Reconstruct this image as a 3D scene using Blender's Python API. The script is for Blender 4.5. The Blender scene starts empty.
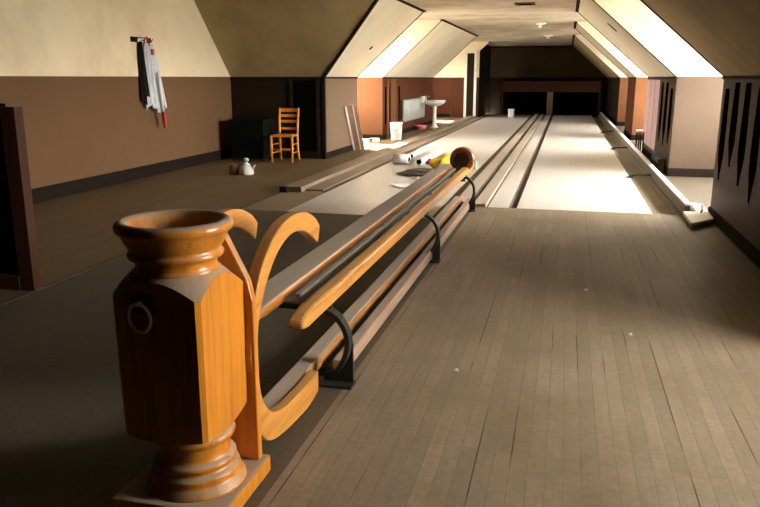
import bpy, bmesh, math, random
from mathutils import Vector, Matrix
random.seed(7)
PI = math.pi
scene = bpy.context.scene
COL = scene.collection

# ------------------------------------------------------------ camera, sky, sun, exposure
cam_d = bpy.data.cameras.new('camera')
cam = bpy.data.objects.new('camera', cam_d)
COL.objects.link(cam)
cam_d.sensor_width = 36.0
cam_d.lens = 731.0 / 760.0 * 36.0
cam_d.clip_end = 200
cam.location = (0, 0, 1.4)
cam.rotation_euler = (math.radians(90 - 13.50), 0, math.radians(14.04))
scene.camera = cam

SKY = 40.0
GROUND = 14.0
SUN = 110.0
EXPO = 0.6
scene.view_settings.view_transform = 'Standard'
scene.view_settings.look = 'None'
scene.view_settings.gamma = 1.0
scene.view_settings.use_curve_mapping = False
scene.view_settings.exposure = EXPO

w = bpy.data.worlds.new('sky')
scene.world = w
w.use_nodes = True
nt = w.node_tree
nt.nodes.clear()
wo = nt.nodes.new('ShaderNodeOutputWorld')
bg = nt.nodes.new('ShaderNodeBackground')
tc = nt.nodes.new('ShaderNodeTexCoord')
sep = nt.nodes.new('ShaderNodeSeparateXYZ')
rmp = nt.nodes.new('ShaderNodeValToRGB')
rmp.color_ramp.elements[0].position = 0.49
rmp.color_ramp.elements[0].color = (GROUND, GROUND * 0.98, GROUND * 0.88, 1)
rmp.color_ramp.elements[1].position = 0.53
rmp.color_ramp.elements[1].color = (SKY, SKY * 0.99, SKY * 0.97, 1)
mp = nt.nodes.new('ShaderNodeMapRange')
mp.inputs[1].default_value = -1
mp.inputs[2].default_value = 1
nt.links.new(tc.outputs['Generated'], sep.inputs[0])
nt.links.new(sep.outputs['Z'], mp.inputs[0])
nt.links.new(mp.outputs[0], rmp.inputs[0])
nt.links.new(rmp.outputs[0], bg.inputs[0])
nt.links.new(bg.outputs[0], wo.inputs[0])

sun_d = bpy.data.lights.new('sun', 'SUN')
sun_d.energy = SUN
sun_d.angle = math.radians(0.8)
sun_d.color = (1.0, 0.95, 0.86)
sun = bpy.data.objects.new('sun', sun_d)
sun.rotation_euler = Vector((1.0, -0.55, -1.05)).to_track_quat('-Z', 'Y').to_euler()
sun.location = (-20, 10, 20)
COL.objects.link(sun)


# ------------------------------------------------------------ materials
class NT:
    def __init__(s, name):
        s.m = bpy.data.materials.new(name)
        s.m.use_nodes = True
        s.t = s.m.node_tree
        s.b = s.t.nodes['Principled BSDF']

    def n(s, typ, **kw):
        nd = s.t.nodes.new(typ)
        for k, v in kw.items():
            setattr(nd, k, v)
        return nd

    def l(s, a, b):
        s.t.links.new(a, b)

    def coord(s, scale=(1, 1, 1)):
        t = s.n('ShaderNodeTexCoord')
        mpn = s.n('ShaderNodeMapping')
        mpn.inputs['Scale'].default_value = scale
        s.l(t.outputs['Object'], mpn.inputs[0])
        return mpn.outputs[0]

    def noise(s, vec, scale, detail=4, rough=0.55):
        nd = s.n('ShaderNodeTexNoise')
        nd.inputs['Scale'].default_value = scale
        nd.inputs['Detail'].default_value = detail
        nd.inputs['Roughness'].default_value = rough
        s.l(vec, nd.inputs['Vector'])
        return nd.outputs['Fac']

    def ramp(s, fac, stops):
        r = s.n('ShaderNodeValToRGB')
        e = r.color_ramp.elements
        while len(e) < len(stops):
            e.new(0.5)
        for i, (p, c) in enumerate(stops):
            e[i].position = p
            e[i].color = tuple(c) + (1,) if len(c) == 3 else c
        s.l(fac, r.inputs[0])
        return r.outputs[0]

    def mix(s, fac, a, b, mode='MIX'):
        m = s.n('ShaderNodeMix', data_type='RGBA', blend_type=mode)
        for sock, v in ((m.inputs[0], fac), (m.inputs[6], a), (m.inputs[7], b)):
            if isinstance(v, (int, float)):
                sock.default_value = v
            elif isinstance(v, tuple):
                sock.default_value = v + (1,) if len(v) == 3 else v
            else:
                s.l(v, sock)
        return m.outputs[2]

    def bump(s, h, strength=0.2, dist=0.01):
        b = s.n('ShaderNodeBump')
        b.inputs['Strength'].default_value = strength
        b.inputs['Distance'].default_value = dist
        s.l(h, b.inputs['Height'])
        s.l(b.outputs[0], s.b.inputs['Normal'])

    def out(s, col=None, rough=0.6, metal=0.0, spec=None):
        if col is not None:
            if isinstance(col, tuple):
                s.b.inputs['Base Color'].default_value = col + (1,)
            else:
                s.l(col, s.b.inputs['Base Color'])
        if isinstance(rough, (int, float)):
            s.b.inputs['Roughness'].default_value = rough
        else:
            s.l(rough, s.b.inputs['Roughness'])
        s.b.inputs['Metallic'].default_value = metal
        if spec is not None:
            s.b.inputs['Specular IOR Level'].default_value = spec
        return s.m


def mat_plain(name, col, rough=0.6, metal=0.0, var=0.12, scale=12, spec=None):
    t = NT(name)
    f = t.noise(t.coord(), scale)
    lo = tuple(c * (1 - var) for c in col)
    hi = tuple(min(1, c * (1 + var)) for c in col)
    return t.out(t.ramp(f, [(0.3, lo), (0.7, hi)]), rough, metal, spec)


def mat_plaster(name, base, stain, amount=0.5, scale=1.0):
    t = NT(name)
    v = t.coord()
    f1 = t.noise(v, 0.8 * scale, 6, 0.6)
    f2 = t.noise(v, 6 * scale, 4)
    c = t.ramp(f1, [(0.42, base), (0.72, tuple(base[i] * (1 - amount) + stain[i] * amount for i in range(3)))])
    c = t.mix(0.25, c, t.ramp(f2, [(0.3, tuple(x * 0.8 for x in base)), (0.7, base)]))
    t.bump(f2, 0.1, 0.01)
    return t.out(c, 0.85, spec=0.25 if sum(base) > 0.6 else 0.06)


def mat_planks(name, cols, plank=0.06, length=2.2, rough=0.45, seam=(0.02, 0.015, 0.01), gap=0.004, dirt=None, axis='Y', dirt_amt=0.6, spec=0.4, cracks=False):
    """boards running along world Y (or X), seams only between boards"""
    t = NT(name)
    tcn = t.n('ShaderNodeTexCoord')
    sp = t.n('ShaderNodeSeparateXYZ')
    t.l(tcn.outputs['Object'], sp.inputs[0])
    cb = t.n('ShaderNodeCombineXYZ')
    if axis == 'Y':
        t.l(sp.outputs['Y'], cb.inputs[0]); t.l(sp.outputs['X'], cb.inputs[1])
    elif axis == 'X':
        t.l(sp.outputs['X'], cb.inputs[0]); t.l(sp.outputs['Y'], cb.inputs[1])
    elif axis == 'ZY':
        t.l(sp.outputs['Z'], cb.inputs[0]); t.l(sp.outputs['Y'], cb.inputs[1])
    elif axis == 'ZX':
        t.l(sp.outputs['Z'], cb.inputs[0]); t.l(sp.outputs['X'], cb.inputs[1])
    br = t.n('ShaderNodeTexBrick')
    br.offset = 0.37
    br.inputs['Color1'].default_value = cols[0] + (1,)
    br.inputs['Color2'].default_value = cols[1] + (1,)
    br.inputs['Mortar'].default_value = seam + (1,)
    br.inputs['Scale'].default_value = 1.0
    br.inputs['Mortar Size'].default_value = gap
    br.inputs['Mortar Smooth'].default_value = 0.3
    br.inputs['Brick Width'].default_value = length
    br.inputs['Row Height'].default_value = plank
    t.l(cb.outputs[0], br.inputs['Vector'])
    ms = t.n('ShaderNodeMapping')
    ms.inputs['Scale'].default_value = (1.2, 26, 1)
    t.l(cb.outputs[0], ms.inputs[0])
    g = t.noise(ms.outputs[0], 1.6, 6, 0.65)
    c = t.mix(0.5, br.outputs['Color'], t.ramp(g, [(0.3, (0.62, 0.6, 0.58)), (0.7, (1.12, 1.1, 1.08))]), 'MULTIPLY')
    if dirt:
        d = t.noise(t.coord((1, 0.7, 1)), 0.9, 7, 0.62)
        sc = t.n('ShaderNodeMath', operation='MULTIPLY')
        sc.inputs[1].default_value = dirt_amt
        rr = t.ramp(d, [(0.40, (0, 0, 0)), (0.60, (1, 1, 1))])
        t.l(rr, sc.inputs[0])
        c = t.mix(sc.outputs[0], c, dirt)
        d2 = t.noise(t.coord(), 35, 3)
        c = t.mix(0.35, c, t.ramp(d2, [(0.35, (0.7, 0.7, 0.7)), (0.65, (1.15, 1.15, 1.15))]), 'MULTIPLY')
    if cracks:
        b2 = t.n('ShaderNodeTexBrick')
        b2.offset = 0.5
        for nm, v in (('Color1', (0, 0, 0, 1)), ('Color2', (0, 0, 0, 1)), ('Mortar', (1, 1, 1, 1)), ('Scale', 1.0), ('Mortar Size', 0.0032), ('Mortar Smooth', 0.2), ('Brick Width', 50.0), ('Row Height', plank * 2)):
            b2.inputs[nm].default_value = v
        t.l(cb.outputs[0], b2.inputs['Vector'])
        m2 = t.n('ShaderNodeMapping'); m2.inputs['Scale'].default_value = (0.7, 7, 1)
        t.l(cb.outputs[0], m2.inputs[0])
        msk = t.ramp(t.noise(m2.outputs[0], 1.3, 3), [(0.53, (0, 0, 0)), (0.60, (0.9, 0.9, 0.9))])
        mm = t.mix(1.0, msk, b2.outputs['Color'], 'MULTIPLY')
        c = t.mix(mm, c, (0.03, 0.02, 0.012))
    rn = t.ramp(g, [(0.2, (rough - 0.08,) * 3), (0.8, (rough + 0.12,) * 3)])
    t.bump(br.outputs['Fac'], -0.25, 0.004)
    return t.out(c, rn, spec=spec)


def mat_varnish(name, base, dark, dust=(0.30, 0.26, 0.20), dustamt=0.85, rough=0.28, axis='Y'):
    t = NT(name)
    sc = {'Y': (30, 1.5, 30), 'Z': (22, 22, 1.4), 'X': (1.5, 30, 30)}[axis]
    g = t.noise(t.coord(sc), 1.5, 6, 0.6)
    c = t.ramp(g, [(0.25, dark), (0.5, base), (0.8, tuple(min(1, x * 1.25) for x in base))])
    geo = t.n('ShaderNodeNewGeometry')
    sp = t.n('ShaderNodeSeparateXYZ')
    t.l(geo.outputs['Normal'], sp.inputs[0])
    blot = t.noise(t.coord(), 9, 5)
    ad = t.n('ShaderNodeMath', operation='MULTIPLY_ADD')
    t.l(blot, ad.inputs[0]); ad.inputs[1].default_value = 0.5
    t.l(sp.outputs['Z'], ad.inputs[2])
    f = t.ramp(ad.outputs[0], [(0.62, (0, 0, 0)), (0.98, (dustamt,) * 3)])
    c = t.mix(f, c, dust)
    r = t.ramp(f, [(0.0, (rough,) * 3), (0.8, (0.8,) * 3)])
    return t.out(c, r, spec=0.5)


M = {}
M['cream'] = mat_plaster('cream_plaster', (0.86, 0.72, 0.48), (0.42, 0.27, 0.11), 0.5)
M['cream_white'] = mat_plaster('pale_plaster', (0.74, 0.66, 0.50), (0.50, 0.38, 0.22), 0.5)
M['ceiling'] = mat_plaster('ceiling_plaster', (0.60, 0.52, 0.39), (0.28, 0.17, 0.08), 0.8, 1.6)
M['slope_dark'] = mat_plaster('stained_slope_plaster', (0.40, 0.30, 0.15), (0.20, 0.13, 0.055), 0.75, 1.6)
M['dado'] = mat_plaster('brown_dado', (0.155, 0.086, 0.042), (0.112, 0.060, 0.029), 0.5)
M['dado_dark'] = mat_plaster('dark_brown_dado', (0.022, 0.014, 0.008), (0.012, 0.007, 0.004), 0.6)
M['dado_pink'] = mat_plaster('rosy_brown_dado', (0.20, 0.135, 0.09), (0.15, 0.10, 0.07), 0.5)
M['dado_orange'] = mat_plaster('orange_brown_dado', (0.15, 0.062, 0.026), (0.11, 0.045, 0.02), 0.5)
M['dado_red'] = mat_plaster('red_brown_dado', (0.09, 0.030, 0.013), (0.05, 0.018, 0.009), 0.5)
M['dado_tan'] = mat_plaster('tan_dado', (0.105, 0.073, 0.050), (0.07, 0.047, 0.032), 0.5)
M['trim'] = mat_plain('dark_trim', (0.016, 0.010, 0.007), 0.75, spec=0.06)
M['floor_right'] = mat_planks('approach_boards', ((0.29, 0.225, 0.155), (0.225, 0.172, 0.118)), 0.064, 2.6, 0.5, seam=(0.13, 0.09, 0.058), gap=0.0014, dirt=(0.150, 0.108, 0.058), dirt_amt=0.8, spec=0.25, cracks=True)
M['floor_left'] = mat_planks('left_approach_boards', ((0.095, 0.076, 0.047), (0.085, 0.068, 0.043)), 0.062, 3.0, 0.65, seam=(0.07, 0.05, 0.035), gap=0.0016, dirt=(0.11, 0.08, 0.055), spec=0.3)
M['floor_wing'] = mat_planks('wing_boards', ((0.17, 0.115, 0.055), (0.145, 0.098, 0.048)), 0.09, 3.0, 0.6, seam=(0.05, 0.035, 0.02), gap=0.002, dirt=(0.13, 0.085, 0.035), spec=0.25)
M['lane'] = mat_planks('lane_boards', ((0.68, 0.63, 0.57), (0.62, 0.575, 0.515)), 0.026, 4.0, 0.33, seam=(0.45, 0.38, 0.30), gap=0.0008, dirt=(0.54, 0.49, 0.42), dirt_amt=0.5, spec=0.5)
M['gutter'] = mat_planks('gutter_wood', ((0.20, 0.155, 0.09), (0.17, 0.13, 0.075)), 0.3, 3.0, 0.6, dirt=(0.10, 0.075, 0.045))
M['gutter_dark'] = mat_plain('dark_gutter_wood', (0.06, 0.045, 0.028), 0.7)  # dark brown wood for gutters, grooves and crosspieces
M['curb'] = mat_planks('curb_boards', ((0.27, 0.20, 0.13), (0.23, 0.165, 0.105)), 0.4, 4.0, 0.5, dirt=(0.16, 0.115, 0.075))
M['track'] = mat_planks('track_boards', ((0.50, 0.43, 0.34), (0.44, 0.37, 0.29)), 0.5, 4.0, 0.45, dirt=(0.30, 0.25, 0.19))
M['track_near'] = mat_varnish('dusty_track_wood', (0.40, 0.20, 0.07), (0.22, 0.09, 0.03), dust=(0.40, 0.34, 0.26))
M['track_side'] = mat_varnish('rosy_track_wood', (0.42, 0.27, 0.17), (0.25, 0.14, 0.09), dust=(0.34, 0.25, 0.18))
M['varnish'] = mat_varnish('orange_varnished_oak', (0.56, 0.20, 0.018), (0.32, 0.09, 0.007), dust=(0.30, 0.245, 0.17), axis='Z')
M['varnish_rail'] = mat_varnish('orange_varnished_rail', (0.58, 0.25, 0.045), (0.34, 0.12, 0.02), dust=(0.42, 0.25, 0.10), dustamt=0.5)
M['varnish_board'] = mat_varnish('dusty_rail_board', (0.50, 0.19, 0.035), (0.30, 0.10, 0.02), dust=(0.38, 0.32, 0.24), dustamt=0.95)
M['iron'] = mat_plain('black_iron', (0.022, 0.026, 0.022), 0.45, 0.3)
M['back_dark'] = mat_plaster('shade_toned_stained_plaster', (0.085, 0.062, 0.032), (0.04, 0.028, 0.015), 0.6)  # end wall's shade put into the plaster colour; also on unseen parts
M['black'] = mat_plain('black_void', (0.004, 0.003, 0.0025), 1.0, spec=0.0)
M['steel_rail'] = mat_plain('grey_metal_strip', (0.24, 0.21, 0.16), 0.55, 0.2)
M['brass'] = mat_plain('tarnished_brass', (0.85, 0.66, 0.38), 0.38, 0.6)
M['chair'] = mat_varnish('orange_chair_wood', (0.66, 0.23, 0.03), (0.42, 0.13, 0.015), dust=(0.6, 0.3, 0.1), dustamt=0.15, rough=0.35, axis='Z')
M['white'] = mat_plain('white_paint', (0.82, 0.81, 0.77), 0.35, var=0.05)
M['enamel'] = mat_plain('white_enamel', (0.72, 0.70, 0.64), 0.2, var=0.08)
M['brown'] = mat_plain('brown_can', (0.22, 0.12, 0.06), 0.5)
M['cloth'] = mat_plain('pale_grey_cloth', (0.60, 0.61, 0.63), 0.9, var=0.12, scale=20)
M['red'] = mat_plain('red_paint', (0.50, 0.02, 0.015), 0.45)
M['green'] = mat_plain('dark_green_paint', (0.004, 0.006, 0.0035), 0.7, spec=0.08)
M['yellow'] = mat_plain('yellow_plastic', (0.85, 0.58, 0.05), 0.45, var=0.2, scale=25)
M['magenta'] = mat_plain('pink_plastic', (0.75, 0.16, 0.48), 0.45)
M['pink'] = mat_plain('pale_red_plastic', (0.70, 0.20, 0.18), 0.5)
M['paper'] = mat_plain('white_paper', (0.85, 0.85, 0.83), 0.8, var=0.04)
M['dark_mat'] = mat_plain('dark_brown_matte', (0.05, 0.033, 0.018), 0.8)
M['post'] = mat_plain('dark_red_post', (0.060, 0.021, 0.009), 0.6, spec=0.12)
M['board_lean'] = mat_plain('rosy_board', (0.34, 0.19, 0.12), 0.6)
M['pink_planks'] = mat_plain('rosy_painted_planks', (0.46, 0.29, 0.27), 0.6)
M['brown_planks'] = mat_plain('brown_painted_planks', (0.075, 0.045, 0.027), 0.65, spec=0.2)
M['radiator'] = mat_plain('silver_paint', (0.30, 0.31, 0.26), 0.45, 0.1)
M['stop'] = mat_varnish('red_brown_disc_wood', (0.26, 0.085, 0.025), (0.12, 0.035, 0.012), dust=(0.2, 0.1, 0.05), dustamt=0.3, rough=0.3)
M['pad'] = mat_plain('dark_leather_pad', (0.016, 0.008, 0.005), 0.6)
M['header'] = mat_plain('red_brown_header', (0.10, 0.030, 0.014), 0.6)
M['frame_white'] = mat_plain('white_trim_paint', (0.70, 0.68, 0.58), 0.5)
tg = NT('window_glass')
tr = tg.n('ShaderNodeBsdfTransparent'); gl = tg.n('ShaderNodeBsdfGlossy'); mx = tg.n('ShaderNodeMixShader')
gl.inputs['Roughness'].default_value = 0.03; mx.inputs[0].default_value = 0.07
tg.l(tr.outputs[0], mx.inputs[1]); tg.l(gl.outputs[0], mx.inputs[2])
tg.l(mx.outputs[0], tg.t.nodes['Material Output'].inputs[0])
M['glass'] = tg.m


# ------------------------------------------------------------ mesh helpers
class MB:
    def __init__(s):
        s.bm = bmesh.new()

    def box(s, x0, x1, y0, y1, z0, z1, bev=0.0):
        vs = [s.bm.verts.new((x, y, z)) for x in (x0, x1) for y in (y0, y1) for z in (z0, z1)]
        fs = [s.bm.faces.new([vs[i] for i in q]) for q in
              ((0, 1, 3, 2), (4, 6, 7, 5), (0, 4, 5, 1), (2, 3, 7, 6), (0, 2, 6, 4), (1, 5, 7, 3))]
        if bev > 0:
            es = list({e for f in fs for e in f.edges})
            bmesh.ops.bevel(s.bm, geom=es, offset=bev, segments=2, affect='EDGES', profile=0.7)
        return s

    def bar(s, a, b, w, h, up=(0, 0, 1), w2=None, h2=None):
        a, b = Vector(a), Vector(b)
        d = (b - a).normalized(); up = Vector(up)
        sx = d.cross(up)
        if sx.length < 1e-4:
            sx = d.cross(Vector((1, 0, 0)))
        sx.normalize(); sz = sx.cross(d)
        w2 = w if w2 is None else w2; h2 = h if h2 is None else h2
        ra = [s.bm.verts.new(a + sx * i * w / 2 + sz * j * h / 2) for i, j in ((-1, -1), (1, -1), (1, 1), (-1, 1))]
        rb = [s.bm.verts.new(b + sx * i * w2 / 2 + sz * j * h2 / 2) for i, j in ((-1, -1), (1, -1), (1, 1), (-1, 1))]
        s.bm.faces.new(ra); s.bm.faces.new(rb[::-1])
        for i in range(4):
            j = (i + 1) % 4
            s.bm.faces.new((ra[i], rb[i], rb[j], ra[j]))
        return s

    def tube(s, pts, r, n=12, closed=False, rs=None):
        pts = [Vector(p) for p in pts]
        rings = []
        N = len(pts)
        ref = Vector((0.13, 0.21, 0.97))
        for i, p in enumerate(pts):
            if closed:
                d = pts[(i + 1) % N] - pts[i - 1]
            else:
                d = pts[min(i + 1, N - 1)] - pts[max(i - 1, 0)]
            d.normalize()
            u = d.cross(ref)
            if u.length < 1e-3:
                u = d.cross(Vector((1, 0, 0)))
            u.normalize(); v = d.cross(u)
            rr = rs[i] if rs else r
            rings.append([s.bm.verts.new(p + (u * math.cos(2 * PI * k / n) + v * math.sin(2 * PI * k / n)) * rr) for k in range(n)])
        m = N if closed else N - 1
        for i in range(m):
            A, B = rings[i], rings[(i + 1) % N]
            for k in range(n):
                s.bm.faces.new((A[k], A[(k + 1) % n], B[(k + 1) % n], B[k])).smooth = True
        if not closed:
            s.bm.faces.new(rings[0][::-1]); s.bm.faces.new(rings[-1])
        return s

    def lathe(s, prof, c=(0, 0, 0), n=40, sx=1.0, sy=1.0, axis='Z', cap=True):
        rings = []
        for r, z in prof:
            ring = []
            for k in range(n):
                a = 2 * PI * k / n
                p = Vector((r * math.cos(a) * sx, r * math.sin(a) * sy, z))
                if axis == 'Y':
                    p = Vector((p.x, p.z, p.y))
                elif axis == 'X':
                    p = Vector((p.z, p.x, p.y))
                ring.append(s.bm.verts.new(Vector(c) + p))
            rings.append(ring)
        for A, B in zip(rings, rings[1:]):
            for k in range(n):
                s.bm.faces.new((A[k], A[(k + 1) % n], B[(k + 1) % n], B[k])).smooth = True
        if cap:
            s.bm.faces.new(rings[0][::-1]); s.bm.faces.new(rings[-1])
        return s

    def prism(s, pts, vec):
        """planar polygon (3-D points) extruded by vec"""
        a = [s.bm.verts.new(p) for p in pts]
        b = [s.bm.verts.new(Vector(p) + Vector(vec)) for p in pts]
        s.bm.faces.new(a[::-1]); s.bm.faces.new(b)
        n = len(a)
        for i in range(n):
            j = (i + 1) % n
            s.bm.faces.new((a[i], a[j], b[j], b[i]))
        return s

    def ribbon(s, outer, inner, x0, x1):
        """closed strip in the YZ plane between two polylines, with thickness in X"""
        n = len(outer)
        def row(l, x): return [s.bm.verts.new((x, p[0], p[1])) for p in l]
        oa, ia, ob, ib = row(outer, x0), row(inner, x0), row(outer, x1), row(inner, x1)
        for i in range(n - 1):
            s.bm.faces.new((oa[i], oa[i + 1], ia[i + 1], ia[i]))
            s.bm.faces.new((ob[i + 1], ob[i], ib[i], ib[i + 1]))
            s.bm.faces.new((oa[i + 1], oa[i], ob[i], ob[i + 1]))
            s.bm.faces.new((ia[i], ia[i + 1], ib[i + 1], ib[i]))
        s.bm.faces.new((oa[0], ia[0], ib[0], ob[0]))
        s.bm.faces.new((ia[-1], oa[-1], ob[-1], ib[-1]))
        return s

    def build(s, name, mat, parent=None, bevel=0.0, loc=None, rot=None, smooth=False):
        bmesh.ops.recalc_face_normals(s.bm, faces=s.bm.faces[:])
        me = bpy.data.meshes.new(name)
        s.bm.to_mesh(me); s.bm.free()
        if smooth:
            for p in me.polygons:
                p.use_smooth = True
        me.materials.append(M[mat] if isinstance(mat, str) else mat)
        o = bpy.data.objects.new(name, me)
        COL.objects.link(o)
        if parent:
            o.parent = parent
        if loc: o.location = loc
        if rot: o.rotation_euler = rot
        if bevel:
            b = o.modifiers.new('bevel', 'BEVEL'); b.width = bevel; b.segments = 2; b.limit_method = 'ANGLE'
        return o


def tag(o, label=None, cat=None, group=None, kind=None):
    if label: o['label'] = label
    if cat: o['category'] = cat
    if group: o['group'] = group
    if kind: o['kind'] = kind
    return o


def thing(name, label, cat, loc=(0, 0, 0), rz=0, group=None):
    o = bpy.data.objects.new(name, None)
    COL.objects.link(o)
    o.empty_display_size = 0.1
    o.location = loc; o.rotation_euler = (0, 0, rz)
    return tag(o, label, cat, group)


def struct(o, label=None):
    o['kind'] = 'structure'
    if label: o['label'] = label
    return o


def catmull(pts, n=8):
    out = []
    P = [pts[0]] + list(pts) + [pts[-1]]
    for i in range(1, len(P) - 2):
        p0, p1, p2, p3 = [Vector(P[i + k]) for k in (-1, 0, 1, 2)]
        for k in range(n):
            t = k / n
            out.append(0.5 * ((2 * p1) + (-p0 + p2) * t + (2 * p0 - 5 * p1 + 4 * p2 - p3) * t * t + (-p0 + 3 * p1 - 3 * p2 + p3) * t ** 3))
    out.append(Vector(P[-2]))
    return out


# ------------------------------------------------------------ the room
XL, XR = -4.1, 1.5          # knee walls
CL, CR = -2.75, 0.1         # where the slopes meet the flat ceiling
ZK, ZC = 1.42, 2.65
YN, YB = -1.2, 31.0
XO_R, XO_L = 2.9, -5.4      # outer walls of the dormers
XW, YW = -5.86, 12.4        # far left wall and far wall of the side wing
T = 0.08

struct(MB().box(-0.93, XO_R + 1, 1.95, 8.1, -0.1, 0).build('floor', 'floor_right'), 'worn board floor of the right approach')
struct(MB().box(-0.93, XO_R + 1, YN, 1.95, -0.1, 0).build('floor', 'dado_dark'))  # unseen floor made dark to cut bounce onto the newel
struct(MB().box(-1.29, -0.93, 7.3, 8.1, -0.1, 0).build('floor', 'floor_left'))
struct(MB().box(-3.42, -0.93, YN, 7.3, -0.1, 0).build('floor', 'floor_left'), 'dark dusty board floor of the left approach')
struct(MB().box(XW - T, -3.42, YN, YW + T, -0.1, 0.0).build('floor', 'floor_wing'), 'yellowish board floor of the side wing')
struct(MB().box(XO_L - T, -3.42, YW + T, YB, -0.1, 0.0).build('floor', 'floor_wing'))
struct(MB().box(1.24, XO_R + 0.4, 8.1, YB, -0.1, 0).build('floor', 'floor_left'))
struct(MB().box(-2.87, 1.24, 29.6, YB, -0.30, -0.10).build('floor', 'gutter_dark'))

# ceiling
struct(MB().box(CL, CR, YN, 2.2, ZC, ZC + T).build('ceiling', 'back_dark'))  # unseen ceiling darkened so less light reaches the newel front
struct(MB().box(CL, CR, 2.2, YB, ZC, ZC + T).build('ceiling', 'ceiling'), 'stained pale flat ceiling')


def slope(side, y0, y1, mat):
    xk, xc = (XR, CR) if side == 'r' else (XL, CL)
    sg = 1 if side == 'r' else -1
    o = MB().prism([(xk, y0, ZK), (xc, y0, ZC), (xc, y0, ZC + T), (xc + sg * 0.03, y0, ZC + T), (xk + sg * 0.1, y0, ZK + 0.03), (xk + sg * 0.1, y0, ZK)], (0, y1 - y0, 0)).build('ceiling', mat)
    struct(o)
    # dark cover strip where slope meets ceiling
    struct(MB().box(min(xc - 0.035, xc + 0.035), max(xc - 0.035, xc + 0.035), y0, y1, ZC - 0.022, ZC).build('trim', 'trim'))
    # thin strip down each cut edge of the slope
    L = Vector((xc - xk, 0, ZC - ZK)).normalized()
    nrm = Vector((-sg * 1.0, 0, -1.0)).normalized() * 0.012
    for yy in (y0, y1):
        if YN < yy < YB:
            a, b = (yy, yy + 0.018) if yy == y0 else (yy - 0.018, yy)
            q = [Vector((xk, a, ZK)), Vector((xc, a, ZC)), Vector((xc, a, ZC)) + nrm, Vector((xk, a, ZK)) + nrm]
            struct(MB().prism(q, (0, b - a, 0)).build('trim', 'trim'))
    return o


def knee(side, y0, y1, mat, z1=ZK):
    xk = XR if side == 'r' else XL
    x0, x1 = (xk, xk + T) if side == 'r' else (xk - T, xk)
    name = 'wall_right' if side == 'r' else 'wall_left'
    o = struct(MB().box(x0, x1, y0, y1, 0, z1).build(name, mat))
    a, b = (xk - 0.018, xk) if side == 'r' else (xk, xk + 0.018)
    struct(MB().box(a, b, y0, y1, 0, 0.11).build('baseboard_right' if side == 'r' else 'baseboard_left', 'trim'))
    struct(MB().box(a, b, y0, y1, z1 - 0.03, z1 + 0.0).build('trim', 'trim'))
    return o


WN = [0]


def dormer(side, y0, y1, dado, up='cream_white', wz=(0.85, 2.52), inset=0.15):
    sg = 1 if side == 'r' else -1
    xk, xc, xo = (XR, CR, XO_R) if side == 'r' else (XL, CL, XO_L)
    name = 'wall_right' if side == 'r' else 'wall_left'
    for yy, far in ((y0, False), (y1, True)):
        ya, yb = (yy - 0.005, yy + T) if far else (yy - T, yy + 0.005)
        xa, xb = sorted((xk + sg * (0.008), xo))
        struct(MB().box(xa, xb, ya, yb, 0, ZK).build(name, dado))
        q = [(xk + sg * .008, ya, ZK), (xo, ya, ZK), (xo, ya, ZC), (xc + sg * .008, ya, ZC)]
        struct(MB().prism(q, (0, T, 0)).build(name, up))
        # baseboard and dado line
        yf = (ya - 0.018, ya) if far else (yb, yb + 0.018)
        struct(MB().box(xa, xb, yf[0], yf[1], 0, 0.12).build('baseboard_' + ('right' if side == 'r' else 'left'), 'trim'))
    # ceiling of the dormer
    xa, xb = sorted((xc, xo + sg * T))
    struct(MB().box(xa, xb, y0 - T, y1 + T, ZC, ZC + T).build('ceiling', 'ceiling'))
    struct(MB().box(min(xc - .035, xc + .035), max(xc - .035, xc + .035), y1 - 0.06, y1, ZC - 0.03, ZC).build('trim', 'trim'))
    # outer wall with window opening
    a, b = y0 + inset, y1 - inset
    xa, xb = sorted((xo, xo + sg * T))
    struct(MB().box(xa, xb, y0 - T, y1 + T, 0, wz[0]).box(xa, xb, y0 - T, a, wz[0], wz[1]).box(xa, xb, b, y1 + T, wz[0], wz[1])
           .box(xa, xb, y0 - T, y1 + T, wz[1], ZC).build(name, up))
    WN[0] += 1
    wn = struct(MB().box(xa + 0.01, xb - 0.01, a, b, wz[0], wz[0] + 0.06).box(xa + 0.01, xb - 0.01, a, b, wz[1] - 0.06, wz[1])
                .box(xa + 0.01, xb - 0.01, a, a + 0.06, wz[0], wz[1]).box(xa + 0.01, xb - 0.01, b - 0.06, b, wz[0], wz[1])
                .box(xa + 0.015, xb - 0.015, a, b, (wz[0] + wz[1]) / 2 - 0.02, (wz[0] + wz[1]) / 2 + 0.02)
                .box(xa + 0.02, xb - 0.02, (a + b) / 2 - 0.015, (a + b) / 2 + 0.015, wz[0], wz[1]).build('window_%d' % WN[0], 'frame_white'))
    xm = (xa + xb) / 2
    MB().box(xm - 0.003, xm + 0.003, a + 0.06, b - 0.06, wz[0] + 0.06, wz[1] - 0.06).build('pane', 'glass', wn)
    portal(Vector((xo + sg * 0.12, (a + b) / 2, (wz[0] + wz[1]) / 2)), Vector((-sg, 0, 0)), b - a, wz[1] - wz[0])


def portal(loc, d, sy, sz):
    l = bpy.data.lights.new('sky_portal', 'AREA')
    l.shape = 'RECTANGLE'
    l.cycles.is_portal = True
    o = bpy.data.objects.new('sky_portal', l)
    COL.objects.link(o)
    o.location = loc
    o.rotation_euler = d.to_track_quat('-Z', 'Z').to_euler()
    l.size = sy; l.size_y = sz
    return o


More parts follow.
